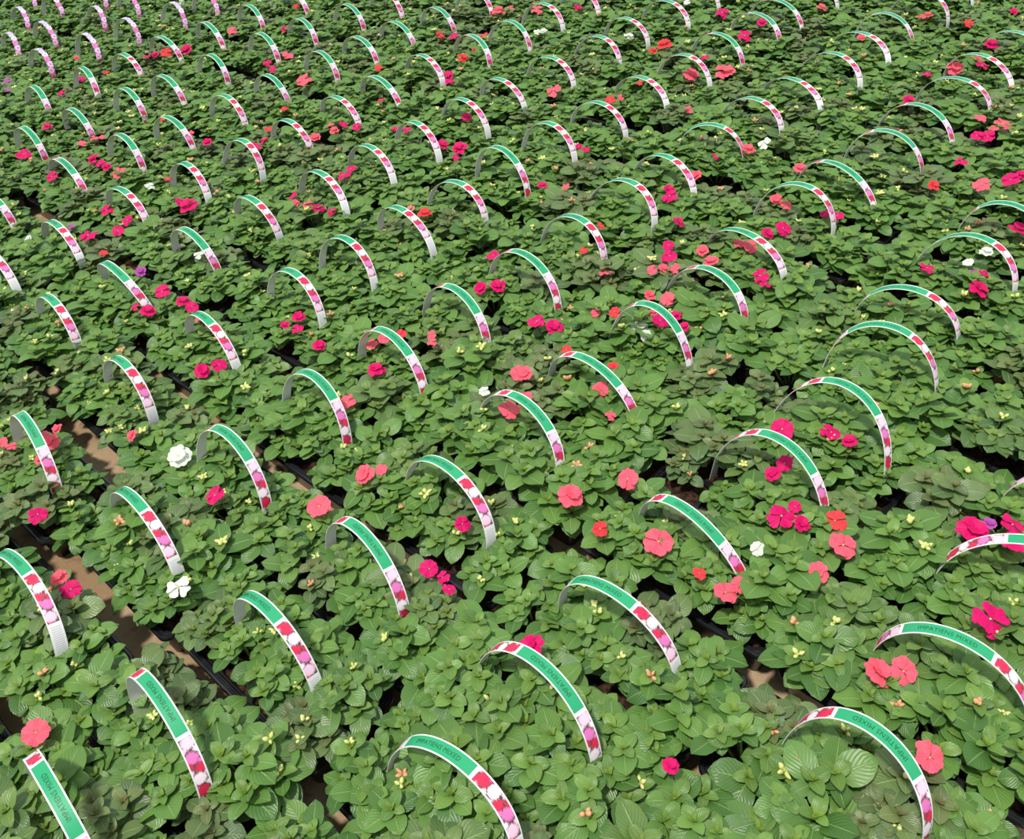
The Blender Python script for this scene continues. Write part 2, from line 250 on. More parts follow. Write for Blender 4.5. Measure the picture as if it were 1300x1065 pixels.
def leaf_material():
    k = NT('impatiens_leaf')
    uv = k.n('ShaderNodeUVMap'); uv.uv_map = 'leaf'
    sp = k.n('ShaderNodeSeparateXYZ'); k.l(uv.outputs[0], sp.inputs[0])
    x, y = sp.outputs[0], sp.outputs[1]
    at = k.n('ShaderNodeAttribute', attribute_name='tint'); ts = k.n('ShaderNodeSeparateColor'); k.l(at.outputs['Color'], ts.inputs[0])
    rnd, age = ts.outputs[0], ts.outputs[1]          # per leaf: random tint, youth
    oi = k.n('ShaderNodeObjectInfo')
    base = k.mix(rnd, LEAF_A, LEAF_B)
    olive = k.mix(rnd, LEAF_OLIVE, LEAF_OLIVE2)
    base = k.mix(k.step(oi.outputs['Random'], 0.70, 0.9), base, olive)
    young = k.mix(k.step(oi.outputs['Random'], 0.82, 0.93), LEAF_YOUNG, srgb(132, 112, 74)); base = k.mix(k.math('MULTIPLY', age, 0.75), base, young)
    ax = k.math('ABSOLUTE', k.math('SUBTRACT', x, 0.5))
    rib = k.math('SUBTRACT', 1.0, k.step(ax, 0.012, 0.04))
    # side veins sweep towards the tip
    ph = k.math('SUBTRACT', k.math('MULTIPLY', y, 7.0), k.math('MULTIPLY', ax, 7.5))
    tri = k.math('ABSOLUTE', k.math('SUBTRACT', k.math('FRACT', ph), 0.5))
    vein = k.math('SUBTRACT', 1.0, k.step(tri, 0.0, 0.13))
    lines = k.math('MAXIMUM', k.math('MULTIPLY', rib, 0.45), k.math('MULTIPLY', vein, 0.05))
    col = k.mix(lines, base, LEAF_RIB)
    hgt = k.math('SUBTRACT', k.math('MULTIPLY', tri, 0.8), k.math('MULTIPLY', rib, 0.9))
    tc = k.mix(0.4, col, srgb(150, 185, 60))
    return k.bsdf(col, 0.40, 0.45, 0.18, tc, hgt, 0.5, 0.0011)
LEAF_A = srgb(101, 140, 64); LEAF_B = srgb(62, 102, 45); LEAF_OLIVE = srgb(106, 130, 74); LEAF_OLIVE2 = srgb(72, 98, 56)
LEAF_YOUNG = srgb(146, 172, 70); LEAF_RIB = srgb(150, 180, 110)

def petal_material(name, a, b, centre):
    k = NT(name)
    uv = k.n('ShaderNodeUVMap'); uv.uv_map = 'petal'
    sp = k.n('ShaderNodeSeparateXYZ'); k.l(uv.outputs[0], sp.inputs[0])
    r = sp.outputs[1]
    nz = k.noise(9.0, 3, uv.outputs[0])
    col = k.mix(k.step(nz.outputs[0], 0.35, 0.65), a, b)
    col = k.mix(k.step(r, 0.16, 0.02), col, centre)
    ph = k.math('SINE', k.math('MULTIPLY', sp.outputs[0], 34.0))
    return k.bsdf(col, 0.55, 0.25, 0.3, None, ph, 0.25, 0.0006)
PETAL = {
 'M': (petal_material('magenta_petal', srgb(238, 16, 112), srgb(214, 12, 106), srgb(120, 6, 50)), 'magenta'),
 'C': (petal_material('coral_petal', srgb(255, 110, 130), srgb(250, 92, 116), srgb(206, 30, 60)), 'coral'),
 'R': (petal_material('orange_red_petal', srgb(250, 72, 76), srgb(238, 56, 72), srgb(150, 16, 20)), 'orange-red'),
 'W': (petal_material('white_petal', srgb(244, 244, 236), srgb(232, 236, 222), srgb(214, 222, 150)), 'white'),
 'V': (petal_material('mauve_petal', srgb(196, 92, 184), srgb(178, 74, 166), srgb(140, 40, 120)), 'mauve'),
 'K': (petal_material('pale_pink_petal', srgb(238, 150, 144), srgb(226, 126, 122), srgb(206, 80, 90)), 'pale-pink')}

def plain(name, col, rough=0.5, spec=0.5, trans=0.0): 
    return NT(name).bsdf(col, rough, spec, trans)
def speckle(name, a, b, scale, rough, spec=0.3, bump=0.6, bdist=0.002):
    k = NT(name); tc = k.n('ShaderNodeTexCoord'); nz = k.noise(scale, 5, tc.outputs['Object'])
    col = k.mix(k.step(nz.outputs[0], 0.35, 0.65), a, b)
    return k.bsdf(col, rough, spec, 0, None, nz.outputs[0], bump, bdist)
M_LEAF = leaf_material()
M_STEM = plain('green_stem', srgb(120, 150, 80), 0.5, 0.4, 0.15)
M_BUD = speckle('bud_yellow_green', srgb(196, 208, 120), srgb(222, 208, 146), 60, 0.5)
M_BUD_PINK = speckle('bud_faded_pink', srgb(222, 150, 120), srgb(200, 170, 110), 60, 0.5)
M_TRAY = speckle('black_tray_plastic', srgb(20, 21, 24), srgb(32, 33, 36), 40, 0.3, 0.6, 0.1)
M_SOIL = speckle('potting_soil', srgb(34, 22, 17), srgb(74, 50, 38), 160, 0.95, 0.15, 1.0, 0.004)
M_BACK = speckle('label_back_plastic', srgb(214, 212, 204), srgb(200, 198, 190), 30, 0.45, 0.4, 0.05)
M_TEXT = plain('dark_green_ink', srgb(16, 84, 52), 0.45)
M_INK = plain('grey_ink', srgb(120, 120, 122), 0.5)

def ground_material():
    k = NT('trodden_earth'); tc = k.n('ShaderNodeTexCoord'); v = tc.outputs['Object']
    a = k.noise(6, 6, v, 0.6); b = k.noise(45, 6, v); c = k.noise(260, 3, v)
    col = k.mix(k.step(a.outputs[0], 0.35, 0.65), srgb(150, 122, 92), srgb(176, 152, 122))
    col = k.mix(k.math('MULTIPLY', k.step(b.outputs[0], 0.56, 0.7), 0.6), col, srgb(104, 80, 60))
    h = k.math('ADD', b.outputs[0], k.math('MULTIPLY', c.outputs[0], 0.5))
    return k.bsdf(col, 0.9, 0.2, 0, None, h, 0.7, 0.004)
M_GROUND = ground_material()

def label_material(lilac=False):
    """printed face; uv.x = distance along the strip from its white end (in W), uv.y = across 0..1"""
    k = NT('printed_lilac_label' if lilac else 'printed_green_label')
    uv = k.n('ShaderNodeUVMap'); uv.uv_map = 'print'
    sp = k.n('ShaderNodeSeparateXYZ'); k.l(uv.outputs[0], sp.inputs[0])
    x, v = sp.outputs[0], sp.outputs[1]
    ww = srgb(228, 226, 226)
    def blob(col, u, vv, cx, cy, r, c2, wob):
        dx = k.math('SUBTRACT', u, cx); dy = k.math('MULTIPLY', k.math('SUBTRACT', vv, cy), 0.1)
        d = k.math('SQRT', k.math('ADD', k.math('MULTIPLY', dx, dx), k.math('MULTIPLY', dy, dy)))
        d = k.math('ADD', d, wob)
        return k.mix(k.step(d, r, r-0.012), col, c2)
    nz = k.noise(26, 3, uv.outputs[0]); nz2 = k.noise(90, 2, uv.outputs[0])
    nz3 = k.noise(70, 3, uv.outputs[0]); wob = k.math('ADD', k.math('MULTIPLY', k.math('SUBTRACT', nz.outputs[0], 0.5), 0.06), k.math('MULTIPLY', k.math('SUBTRACT', nz3.outputs[0], 0.5), 0.05))
    if not lilac:
        u = k.math('SUBTRACT', x, 0.32)
        u = k.math('SUBTRACT', u, k.math('MULTIPLY', k.math('GREATER_THAN', x, 1.0), 1.0))
        u = k.math('MULTIPLY', u, 0.5/0.43)
        col = k.mix(k.step(nz2.outputs[0], 0.5, 0.6), srgb(84, 24, 46), srgb(92, 104, 70))
        red = srgb(214, 38, 76); wh = srgb(244, 226, 234); li = srgb(222, 116, 182); wp = srgb(240, 200, 222)
        for (cx, cy, r, c2) in ((.015,.2,.03,red),(.055,.45,.05,wp),(.095,.95,.028,wp),(.115,.1,.028,wh),(.165,.6,.05,li),(.155,.0,.02,wp),(.205,.15,.026,li),(.215,.95,.03,red),(.25,.3,.042,red),(.265,.95,.024,wp),
                                (.325,.6,.05,wh),(.375,.1,.026,wh),(.30,.05,.022,wp),(.425,.62,.052,red),(.385,.98,.02,li),(.475,.3,.036,red),(.488,.98,.03,wp),(.45,.0,.022,wp)):
            col = blob(col, u, v, cx, cy, r, c2, wob)
        ctr = k.math('MULTIPLY', k.step(nz2.outputs[0], 0.62, 0.7), 0.5)
        col = k.mix(ctr, col, srgb(150, 30, 84))
        g = k.math('MULTIPLY', k.math('GREATER_THAN', x, 0.75), k.math('LESS_THAN', x, 1.32))
        col = k.mix(g, col, srgb(40, 158, 106))
        edge = k.math('MAXIMUM', k.math('LESS_THAN', v, 0.09), k.math('GREATER_THAN', v, 0.91))
        d1 = k.math('LESS_THAN', k.math('ABSOLUTE', k.math('SUBTRACT', x, 0.75)), 0.012)
        d2 = k.math('LESS_THAN', k.math('ABSOLUTE', k.math('SUBTRACT', x, 1.32)), 0.012)
        ends = k.math('MAXIMUM', k.math('LESS_THAN', x, 0.32), k.math('GREATER_THAN', x, 1.76))
        wmask = k.math('MAXIMUM', k.math('MAXIMUM', d1, d2), k.math('MAXIMUM', edge, ends))
        col = k.mix(wmask, col, ww)
        # rows of small print on the white end
        ln = k.math('GREATER_THAN', k.math('FRACT', k.math('MULTIPLY', x, 62.0)), 0.62)
        zone = k.math('MULTIPLY', k.math('LESS_THAN', k.math('ABSOLUTE', k.math('SUBTRACT', v, 0.5)), 0.34), k.math('LESS_THAN', x, 0.30))
        brk = k.step(k.noise(120, 1, uv.outputs[0]).outputs[0], 0.42, 0.5)
        col = k.mix(k.math('MULTIPLY', k.math('MULTIPLY', ln, zone), k.math('MULTIPLY', brk, 0.6)), col, srgb(120, 120, 124))
    else:
        col = k.mix(k.step(nz2.outputs[0], 0.45, 0.6), srgb(96, 62, 110), srgb(110, 116, 92))
        fl = [srgb(226, 100, 150), srgb(238, 170, 214), srgb(236, 190, 226), srgb(222, 120, 180), srgb(240, 214, 236), srgb(206, 186, 232), srgb(190, 176, 226), srgb(214, 200, 236)]
        for i in range(17):
            cx = i*0.108 + 0.04; c2 = fl[min(i, 7) if i < 9 else 5 + i % 3]
            col = blob(col, x, v, cx, 0.38 if i % 2 else 0.62, 0.062, c2, wob)
            col = blob(col, x, v, cx, 0.38 if i % 2 else 0.62, 0.020, srgb(176, 60, 140) if i < 5 else srgb(150, 120, 200), wob)
        col = k.mix(k.math('LESS_THAN', x, -0.03), col, ww)
    return k.bsdf(col, 0.38, 0.45)
M_PRINT = {'T': label_material(), 'P': label_material(True)}; M_PRINT['C'] = M_PRINT['T']

# ------------------------------------------------------------------ mesh helpers
class MB:
    def __init__(s): s.v = []; s.f = []; s.mi = []; s.uv = []; s.tint = []
    def add(s, verts, faces, mi=0, uvs=None, tint=(0, 0)):
        o = len(s.v); s.v += [tuple(p) for p in verts]
        for f in faces:
            s.f.append([o+i for i in f]); s.mi.append(mi)
            s.uv += [(uvs[i] if uvs else (0, 0)) for i in f]; s.tint.append(tint)
    def tube(s, pts, rads, n=6, mi=0, cap=True):
        rings = []; 
        for i, p in enumerate(pts):
            p = Vector(p); d = (Vector(pts[min(i+1, len(pts)-1)]) - Vector(pts[max(i-1, 0)])).normalized()
            u = d.orthogonal().normalized(); w = d.cross(u)
            rings.append([p + (u*math.cos(a) + w*math.sin(a))*rads[i] for a in (2*math.pi*k/n for k in range(n))])
        vs = [q for r in rings for q in r]; fs = []
        for i in range(len(pts)-1):
            for k in range(n): fs.append((i*n+k, i*n+(k+1) % n, (i+1)*n+(k+1) % n, (i+1)*n+k))
        if cap: fs.append(tuple(range(n-1, -1, -1))); fs.append(tuple((len(pts)-1)*n+k for k in range(n)))
        s.add(vs, fs, mi)
    def mesh(s, name, mats, uvname='UVMap', tint=False, smooth=True):
        me = bpy.data.meshes.new(name); me.from_pydata(s.v, [], s.f)
        for m in mats: me.materials.append(m)
        me.polygons.foreach_set('material_index', s.mi)
        l = me.uv_layers.new(name=uvname); l.data.foreach_set('uv', [c for p in s.uv for c in p])
        if tint:
            a = me.color_attributes.new('tint', 'FLOAT_COLOR', 'CORNER')
            buf = []
            for f, t in zip(s.f, s.tint): buf += [t[0], t[1], 0, 1]*len(f)
            a.data.foreach_set('color', buf)
        if smooth: me.polygons.foreach_set('use_smooth', [True]*len(s.f))
        me.update(); return me
def obj(name, me, parent=None, mat=None):
    o = bpy.data.objects.new(name, me); C.objects.link(o); o.parent = parent
    if mat is not None: o.matrix_basis = mat
    return o
def tag(o, label=None, cat=None, group=None, kind=None):
    if label: o['label'] = label
    if cat: o['category'] = cat
    if group: o['group'] = group
    if kind: o['kind'] = kind
    return o

# ------------------------------------------------------------------ leaves and plants (units of metres, drawn at W scale)
ST = [0.0, 0.07, 0.18, 0.34, 0.52, 0.70, 0.85, 0.94, 1.0]
PR = [0.10, 0.50, 0.85, 1.0, 0.98, 0.82, 0.52, 0.22, 0.0]
CR = [-1.0, -0.55, 0.0, 0.55, 1.0]
def leaf(mb, base, heading, elev, length, width, droop, fold, roll, tint, rng, ripple=0.03):
    """broad pointed leaf: starts at base, leaves at the given elevation and bends down along its length"""
    fw = Vector((math.cos(heading), math.sin(heading), 0)); side = Vector((-fw.y, fw.x, 0)); up = Vector((0, 0, 1))
    pos = Vector(base); vs = []; uvs = []
    for i, u in enumerate(ST):
        a = elev - droop*u
        d = fw*math.cos(a) + up*math.sin(a); nrm = -fw*math.sin(a) + up*math.cos(a)
        if i: pos = pos + d*length*(u-ST[i-1])
        s2 = side*math.cos(roll) + nrm*math.sin(roll); n2 = nrm*math.cos(roll) - side*math.sin(roll)
        for j, c in enumerate(CR):
            hw = width*0.5*PR[i]
            rip = ripple*width*math.sin(u*11 + j*1.7 + heading*3)*abs(c)
            z = fold*hw*abs(c)**1.2 - 0.35*fold*hw*(abs(c)**3) * 1.6 + rip
            vs.append(pos + s2*hw*c + n2*z); uvs.append((c*0.5+0.5, u))
    n = len(CR); fs = []
    for i in range(len(ST)-1):
        for j in range(n-1): fs.append((i*n+j, i*n+j+1, (i+1)*n+j+1, (i+1)*n+j))
    mb.add(vs, fs, 0, uvs, tint)
def bud(mb, p, r, ln, heading, elev, mi):
    d = Vector((math.cos(heading)*math.cos(elev), math.sin(heading)*math.cos(elev), math.sin(elev)))
    prof = [(0, .25), (.2, .8), (.5, 1), (.8, .65), (1, .12)]
    mb.tube([Vector(p)+d*ln*t for t, _ in prof], [r*q for _, q in prof], 7, mi)
def make_plant(seed, vigor=1.0):
    rng = random.Random(seed); mb = MB(); sb = MB(); tips = []
    ns = rng.choice((4, 5, 5, 6)); h0 = rng.random()*6.28
    shoots = [(rng.uniform(-.03, .03), rng.uniform(-.03, .03), 0.36)]
    for i in range(ns):
        a = h0 + i*6.28/ns + rng.uniform(-.3, .3); r = rng.uniform(.135, .205)
        shoots.append((r*math.cos(a), r*math.sin(a), rng.uniform(.21, .345)))
    for (sx, sy, sz) in shoots:
        sx *= W; sy *= W; sz *= W*vigor
        tip = Vector((sx, sy, sz)); tips.append(tip)
        mb2 = [Vector((sx*.15, sy*.15, 0)), Vector((sx*.6, sy*.6, sz*.45)), tip]
        sb.tube(mb2, [.013*W, .011*W, .007*W], 6)
        out = math.atan2(sy, sx) if (sx*sx+sy*sy) > (.06*W)**2 else rng.random()*6.28
        h = rng.random()*6.28
        n1 = rng.choice((4, 4, 5)); 
        for i in range(n1):                       # outer whorl
            hd = h + i*6.283/n1 + rng.uniform(-.28, .28); L = rng.uniform(.13, .245)*W*vigor
            if math.cos(hd-out) < -.2: L *= .75
            leaf(mb, tip - Vector((0, 0, .03*W)) + Vector((math.cos(hd), math.sin(hd), 0))*.02*W, hd, rng.uniform(.0, .55), L, L*rng.uniform(.70, .88),
                 rng.uniform(.25, .8), rng.uniform(.08, .35), rng.uniform(-.35, .35), (rng.random(), rng.uniform(0, .12)), rng)
        h += .6; n2 = rng.choice((3, 4))
        for i in range(n2):                       # inner whorl
            hd = h + i*6.283/n2 + rng.uniform(-.3, .3); L = rng.uniform(.09, .135)*W*vigor
            leaf(mb, tip + Vector((0, 0, .003*W)), hd, rng.uniform(.3, .8), L, L*rng.uniform(.6, .78), rng.uniform(.3, .8), rng.uniform(.3, .7),
                 rng.uniform(-.25, .25), (rng.random(), rng.uniform(.15, .4)), rng)
        for i in range(3):                        # heart of the rosette
            hd = h + 1 + i*2.1; L = rng.uniform(.04, .06)*W
            leaf(mb, tip + Vector((0, 0, .008*W)), hd, rng.uniform(.9, 1.2), L, L*.5, .4, .7, 0, (rng.random(), rng.uniform(.6, 1)), rng)
        for i in range(rng.choice((1, 2))):       # lower leaves, reaching outward
            hd = out + rng.uniform(-1.2, 1.2); L = rng.uniform(.18, .25)*W*vigor; k = rng.uniform(.6, .95)
            p = Vector((sx*k, sy*k, sz*k))
            leaf(mb, p, hd, rng.uniform(.0, .4), L, L*.78, rng.uniform(.3, .9), rng.uniform(.1, .3), rng.uniform(-.2, .2), (rng.random(), 0), rng)
    me = bpy.data.meshes.new('x'); bpy.data.meshes.remove(me)
    n = len(mb.f); o = len(mb.v)                  # stems join the plant's own mesh
    mb.v += sb.v; mb.f += [[o+i for i in f] for f in sb.f]; mb.mi += [1]*len(sb.f); mb.uv += sb.uv; mb.tint += sb.tint
    return mb.mesh('impatiens_plant', [M_LEAF, M_STEM], 'leaf', True), tips
def make_buds(seed):
    """a few plump buds rising from one joint"""
    rng = random.Random(seed); mb = MB(); n = rng.choice((3, 4, 5))
    bud(mb, (0, 0, -.01*W), .008*W, .03*W, 0, 1.57, 0)
    for i in range(n):
        a = i*6.28/n + rng.uniform(-.5, .5); e = rng.uniform(.2, 1.2)
        d = Vector((math.cos(a)*math.cos(e), math.sin(a)*math.cos(e), math.sin(e)))
        bud(mb, d*.008*W, rng.uniform(.011, .021)*W, rng.uniform(.032, .056)*W, a, e, 0)
    return mb
NV = 12
PLANTS = [make_plant(100+i) for i in range(NV)]
BUDS = []
for i in range(6):
    b = make_buds(500+i); BUDS.append((b.mesh('bud_cluster', [M_BUD]), b.mesh('bud_cluster', [M_BUD_PINK])))

def make_flower(seed, ruffled=False):
    """five broad notched petals round a small eye, radius 1"""
    rng = random.Random(seed); mb = MB()
    na, nr = 6, 5
    layers = 2 if ruffled else 1
    for ly in range(layers):
        off = rng.random()*6.28
        for p in range(5):
            a0 = off + p*2*math.pi/5 + rng.uniform(-.08, .08); sc = rng.uniform(.86, 1.06)*(1 if ly == 0 else .62)
            hw = rng.uniform(.70, .84); tilt = rng.uniform(-.2, .34) + ly*.5; tw = rng.uniform(-.45, .45)
            vs = []; uvs = []
            for i in range(nr+1):
                r = i/nr
                for j in range(na+1):
                    c = j/na*2-1
                    wd = hw*math.sin(min(1, .12+r*1.05)*math.pi*.62)
                    rr = r*(1 - .14*math.exp(-(c*3.0)**2) - .20*c*c*r) * sc
                    ang = c*wd*(.95 if r > 0 else 0)
                    x = rr*math.cos(ang*.95); y = rr*math.sin(ang*.95) + c*.02
                    z = math.sin(tilt)*rr + .10*rr*rr*math.sin(c*4+p) - .16*rr*rr + tw*c*.14*rr + .05*ly + .012*p
                    ca, sa = math.cos(a0), math.sin(a0)
                    vs.append((x*ca-y*sa, x*sa+y*ca, z)); uvs.append((c*.5+.5, r))
            fs = [(i*(na+1)+j, i*(na+1)+j+1, (i+1)*(na+1)+j+1, (i+1)*(na+1)+j) for i in range(nr) for j in range(na)]
            mb.add(vs, fs, 0, uvs)
    mb.tube([(0, 0, -.02), (0, 0, .05), (0, 0, .09)], [.07, .06, .02], 8, 1)      # eye
    mb.tube([(0, 0, -.02), (.05, .02, -.6), (.12, .05, -1.3)], [.03, .03, .03], 6, 2)   # flower stalk
    return mb
FLOWERS = {}
for key, (mat, nm) in PETAL.items():
    FLOWERS[key] = [make_flower(40+i, i >= 3).mesh('flower', [mat, M_BUD, M_STEM], 'petal') for i in range(5)]

# ------------------------------------------------------------------ tray (2 x 4 cells)
HL, HWD = 0.835*W, 0.385*W
def rrect(hx, hy, r, n=5):
    pts = []
    for cx, cy, a0 in ((hx-r, hy-r, 0), (-hx+r, hy-r, 90), (-hx+r, -hy+r, 180), (hx-r, -hy+r, 270)):
        for k in range(n+1):
            a = math.radians(a0 + 90*k/n); pts.append((cx+r*math.cos(a), cy+r*math.sin(a)))
    return pts
def loft(mb, loops, mi=0, capend=False):
    n = len(loops[0]); vs = [p for l in loops for p in l]
    fs = [(i*n+k, i*n+(k+1) % n, (i+1)*n+(k+1) % n, (i+1)*n+k) for i in range(len(loops)-1) for k in range(n)]
    if capend: fs.append(tuple((len(loops)-1)*n+k for k in range(n)))
    mb.add(vs, fs, mi)
def make_tray():
    mb = MB(); r = .075*W; RZ = .30*W
    prof = [(-.075, 0.0, .05), (-.072, .02, .05), (-.030, .255, .07), (-.006, .262, .075), (0, .272, .075), (0, .288, .075), (-.006, .300, .075), (-.022, .302, .07),
            (-.030, .292, .065), (-.038, .292, .06), (-.044, .300, .058), (-.054, .300, .055), (-.060, .288, .05), (-.064, .262, .05)]
    loops = []
    for ins, z, rr in prof: loops.append([(x, y, z*W) for x, y in rrect(HL+ins*W, HWD+ins*W, rr*W)])
    loft(mb, loops)
    ix, iy = HL-.064*W, HWD-.064*W; cw, ch = 2*ix/4, 2*iy/2
    for i in range(4):
        for j in range(2):
            cx = -ix+cw*(i+.5); cy = -iy+ch*(j+.5)
            outer = [(cx+x, cy+y, .262*W) for x, y in rrect(cw/2, ch/2, .0005*W)]
            ls = [outer]
            for ins, z, rr in ((.018, .262, .05), (.022, .255, .05), (.03, .20, .05), (.06, .04, .05)):
                ls.append([(cx+x, cy+y, z*W) for x, y in rrect(cw/2-ins*W, ch/2-ins*W, rr*W)])
            loft(mb, ls, 0, True)
    return mb.mesh('tray', [M_TRAY], smooth=False), ix, iy, cw, ch
TRAY, IX, IY, CW, CH = make_tray()
def make_soil():
    mb = MB(); rng = random.Random(3)
    for i in range(4):
        for j in range(2):
            cx = -IX+CW*(i+.5); cy = -IY+CH*(j+.5)
            base = rrect(CW/2-.026*W, CH/2-.026*W, .05*W); n = len(base); loops = []
            for s, z in ((1, .225), (.75, .238), (.45, .244), (.15, .25)):
                loops.append([(cx+x*s, cy+y*s, (z+rng.uniform(-.006, .006))*W) for x, y in base])
            loft(mb, loops, 0, True)
    return mb.mesh('potting_soil', [M_SOIL])
SOIL = make_soil()
CELLS = [(-IX+CW*(i+.5), -IY+CH*(j+.5)) for i in range(4) for j in range(2)]

# ------------------------------------------------------------------ the camera, needed to read where the flowers stand
cp, sp_ = math.cos(PITCH), math.sin(PITCH); cr, sr = math.cos(ROLL), math.sin(ROLL)
R0 = Vector((1, 0, 0)); D0 = Vector((0, -sp_, -cp)); FW = Vector((0, cp, -sp_))
RIGHT = R0*cr + D0*sr; DOWN = -R0*sr + D0*cr
CAMPOS = Vector((0, 0, (CAM_H+FEET)*W))
def ground_point(u, v, z):
    d = RIGHT*((u-650)/F_PX) + DOWN*((v-487.5)/F_PX) + FW
    t = (z*W - CAMPOS.z)/d.z
    return CAMPOS + d*t, t/1.0

# ------------------------------------------------------------------ flowers from the photograph
blooms = []
for part in FL.replace('\n', ';').split(';'):
    if not part.strip(): continue
    k, u, v, s = part.split(); u, v, s = float(u), float(v), float(s)
    p, depth = ground_point(u, v, .645)
    blooms.append((k, p, s*depth/F_PX/2))     # colour, place, radius in metres

ORD = ['zeroth','first','second','third','fourth','fifth','sixth','seventh','eighth','ninth','tenth','eleventh','twelfth','thirteenth','fourteenth','fifteenth','sixteenth','seventeenth','eighteenth','nineteenth','twentieth','twenty-first','twenty-second','twenty-third','twenty-fourth']
NUM = ['no','one','two','three','four','five','six','seven','eight','nine','ten','eleven','twelve']
rows_l = {}
for i, L in enumerate(LABELS): rows_l.setdefault(int(L[11]), []).append((L[12], i))
place = {}
rowno = {r: n+1 for n, r in enumerate(sorted(rows_l))}
for r, lst in rows_l.items():
    lst.sort()
    for n, (a, i) in enumerate(lst): place[i] = (n+1, rowno[r])

# ------------------------------------------------------------------ packs
packs = []
sparse = [ground_point(u, v, .45)[0] for u, v in ((1200, 570), (600, 325), (758, 385), (282, 520), (60, 672), (205, 795), (652, 287), (1125, 640), (925, 620), (470, 935), (860, 600))]
gaps = [ground_point(u, v, .42)[0] for u, v in ((30, 470), (60, 510), (95, 560), (120, 600), (135, 615), (155, 650), (10, 640), (20, 690), (50, 720), (85, 725), (120, 745), (150, 775), (175, 800), (5, 920), (15, 940),
  (240, 510), (222, 480), (195, 460), (385, 590), (560, 715), (430, 620), (290, 680), (330, 715), (300, 400), (50, 265), (130, 290), (340, 590), (275, 858), (300, 890), (165, 815), (195, 845), (480, 900), (425, 955), (925, 818), (960, 840),
  (880, 628), (850, 610), (1130, 640), (1090, 620), (700, 745), (585, 755), (510, 690), (370, 450), (330, 425), (525, 230), (555, 250), (470, 325), (540, 345), (1240, 120), (1010, 530), (780, 640), (940, 600), (1215, 590), (650, 420), (200, 745), (755, 660))]
for n, (b, a, r) in enumerate(PACKS):
    rng = random.Random(1000+n)
    xy = EB*(b-.06) + EA*a
    root = bpy.data.objects.new('impatiens_tray', None); C.objects.link(root)
    root.empty_display_size = .05
    ang = ROTB + rng.uniform(-.012, .012)
    root.location = (xy.x*W, xy.y*W, 0.0); root.rotation_euler = (0, 0, ang)
    obj('tray', TRAY, root); obj('potting_soil', SOIL, root)
    Mp = Matrix.Translation(root.location) @ Matrix.Rotation(ang, 4, 'Z')
    pk = {'root': root, 'M': Mp, 'plants': [], 'row': r, 'a': a, 'b': b, 'fl': []}
    for (cx, cy) in CELLS:
        vi = rng.randrange(NV); s = rng.uniform(.82, 1.1)
        jx, jy = rng.uniform(-.035, .035)*W, rng.uniform(-.03, .03)*W
        if abs(cx) > CW: jx += math.copysign(.045*W, cx)
        wp = Mp @ Vector((cx, cy, .25*W))
        for q in sparse:
            if (Vector((q.x, q.y))-Vector((wp.x, wp.y))).length < .26*W: s = rng.uniform(.52, .68); jx -= .03*W; jy += .02*W
        for q in gaps:
            dv = Vector((wp.x-q.x, wp.y-q.y, 0)); dd = dv.length
            if dd < .34*W:
                lv = Mp.to_3x3().inverted() @ (dv.normalized()*(.36*W-dd)*.32)
                jx += max(-.06*W, min(.06*W, lv.x)); jy += max(-.07*W, min(.07*W, lv.y)); s = min(s, .86)
        jx = max(-.1*W, min(.1*W, jx)); jy = max(-.1*W, min(.1*W, jy))
        Ml = Matrix.Translation((cx+jx, cy+jy, .235*W)) @ Matrix.Rotation(rng.random()*6.28, 4, 'Z') @ Matrix.Rotation(rng.uniform(-.07, .07), 4, 'X') @ Matrix.Diagonal((s, s, s*rng.uniform(.92, 1.12), 1))
        po = obj('impatiens_plant', PLANTS[vi][0], root, Ml)
        for t in rng.sample(PLANTS[vi][1], 2):
            if rng.random() < .38:
                q = t + Vector((rng.uniform(-.02, .02)*W, rng.uniform(-.02, .02)*W, .022*W))
                obj('bud_cluster', BUDS[rng.randrange(6)][1 if rng.random() < .22 else 0], po, Matrix.Translation(q) @ Matrix.Rotation(rng.random()*6.28, 4, 'Z'))
        pk['plants'].append((po, Ml))
    packs.append(pk)

# each bloom belongs to the plant it grows from
for n, (k, p, rad) in enumerate(blooms):
    rng = random.Random(3000+n)
    best = None
    for pk in packs:
        if (pk['M'].translation.xy - p.xy).length > 1.3*W: continue
        for (po, Ml) in pk['plants']:
            d = ((pk['M'] @ Ml).translation.xy - p.xy).length
            if best is None or d < best[0]: best = (d, pk, po, Ml)
    if best is None: continue
    d, pk, po, Ml = best
    tilt = rng.uniform(.1, .6); az = -math.pi/2 + rng.uniform(-1.3, 1.3)
    nrm = Vector((math.cos(az)*math.sin(tilt), math.sin(az)*math.sin(tilt), math.cos(tilt)))
    q = nrm.to_track_quat('Z', 'Y').to_matrix().to_4x4()
    rad = max(rad, .045*W)*1.28
    Mw = Matrix.Translation(p) @ q @ Matrix.Rotation(rng.random()*6.28, 4, 'Z') @ Matrix.Scale(rad, 4)
    fo = obj('flower', FLOWERS[k][rng.randrange(5)], po, (pk['M'] @ Ml).inverted() @ Mw)
    fo['label'] = PETAL[k][1] + ' flower'
    pk['fl'].append(k)

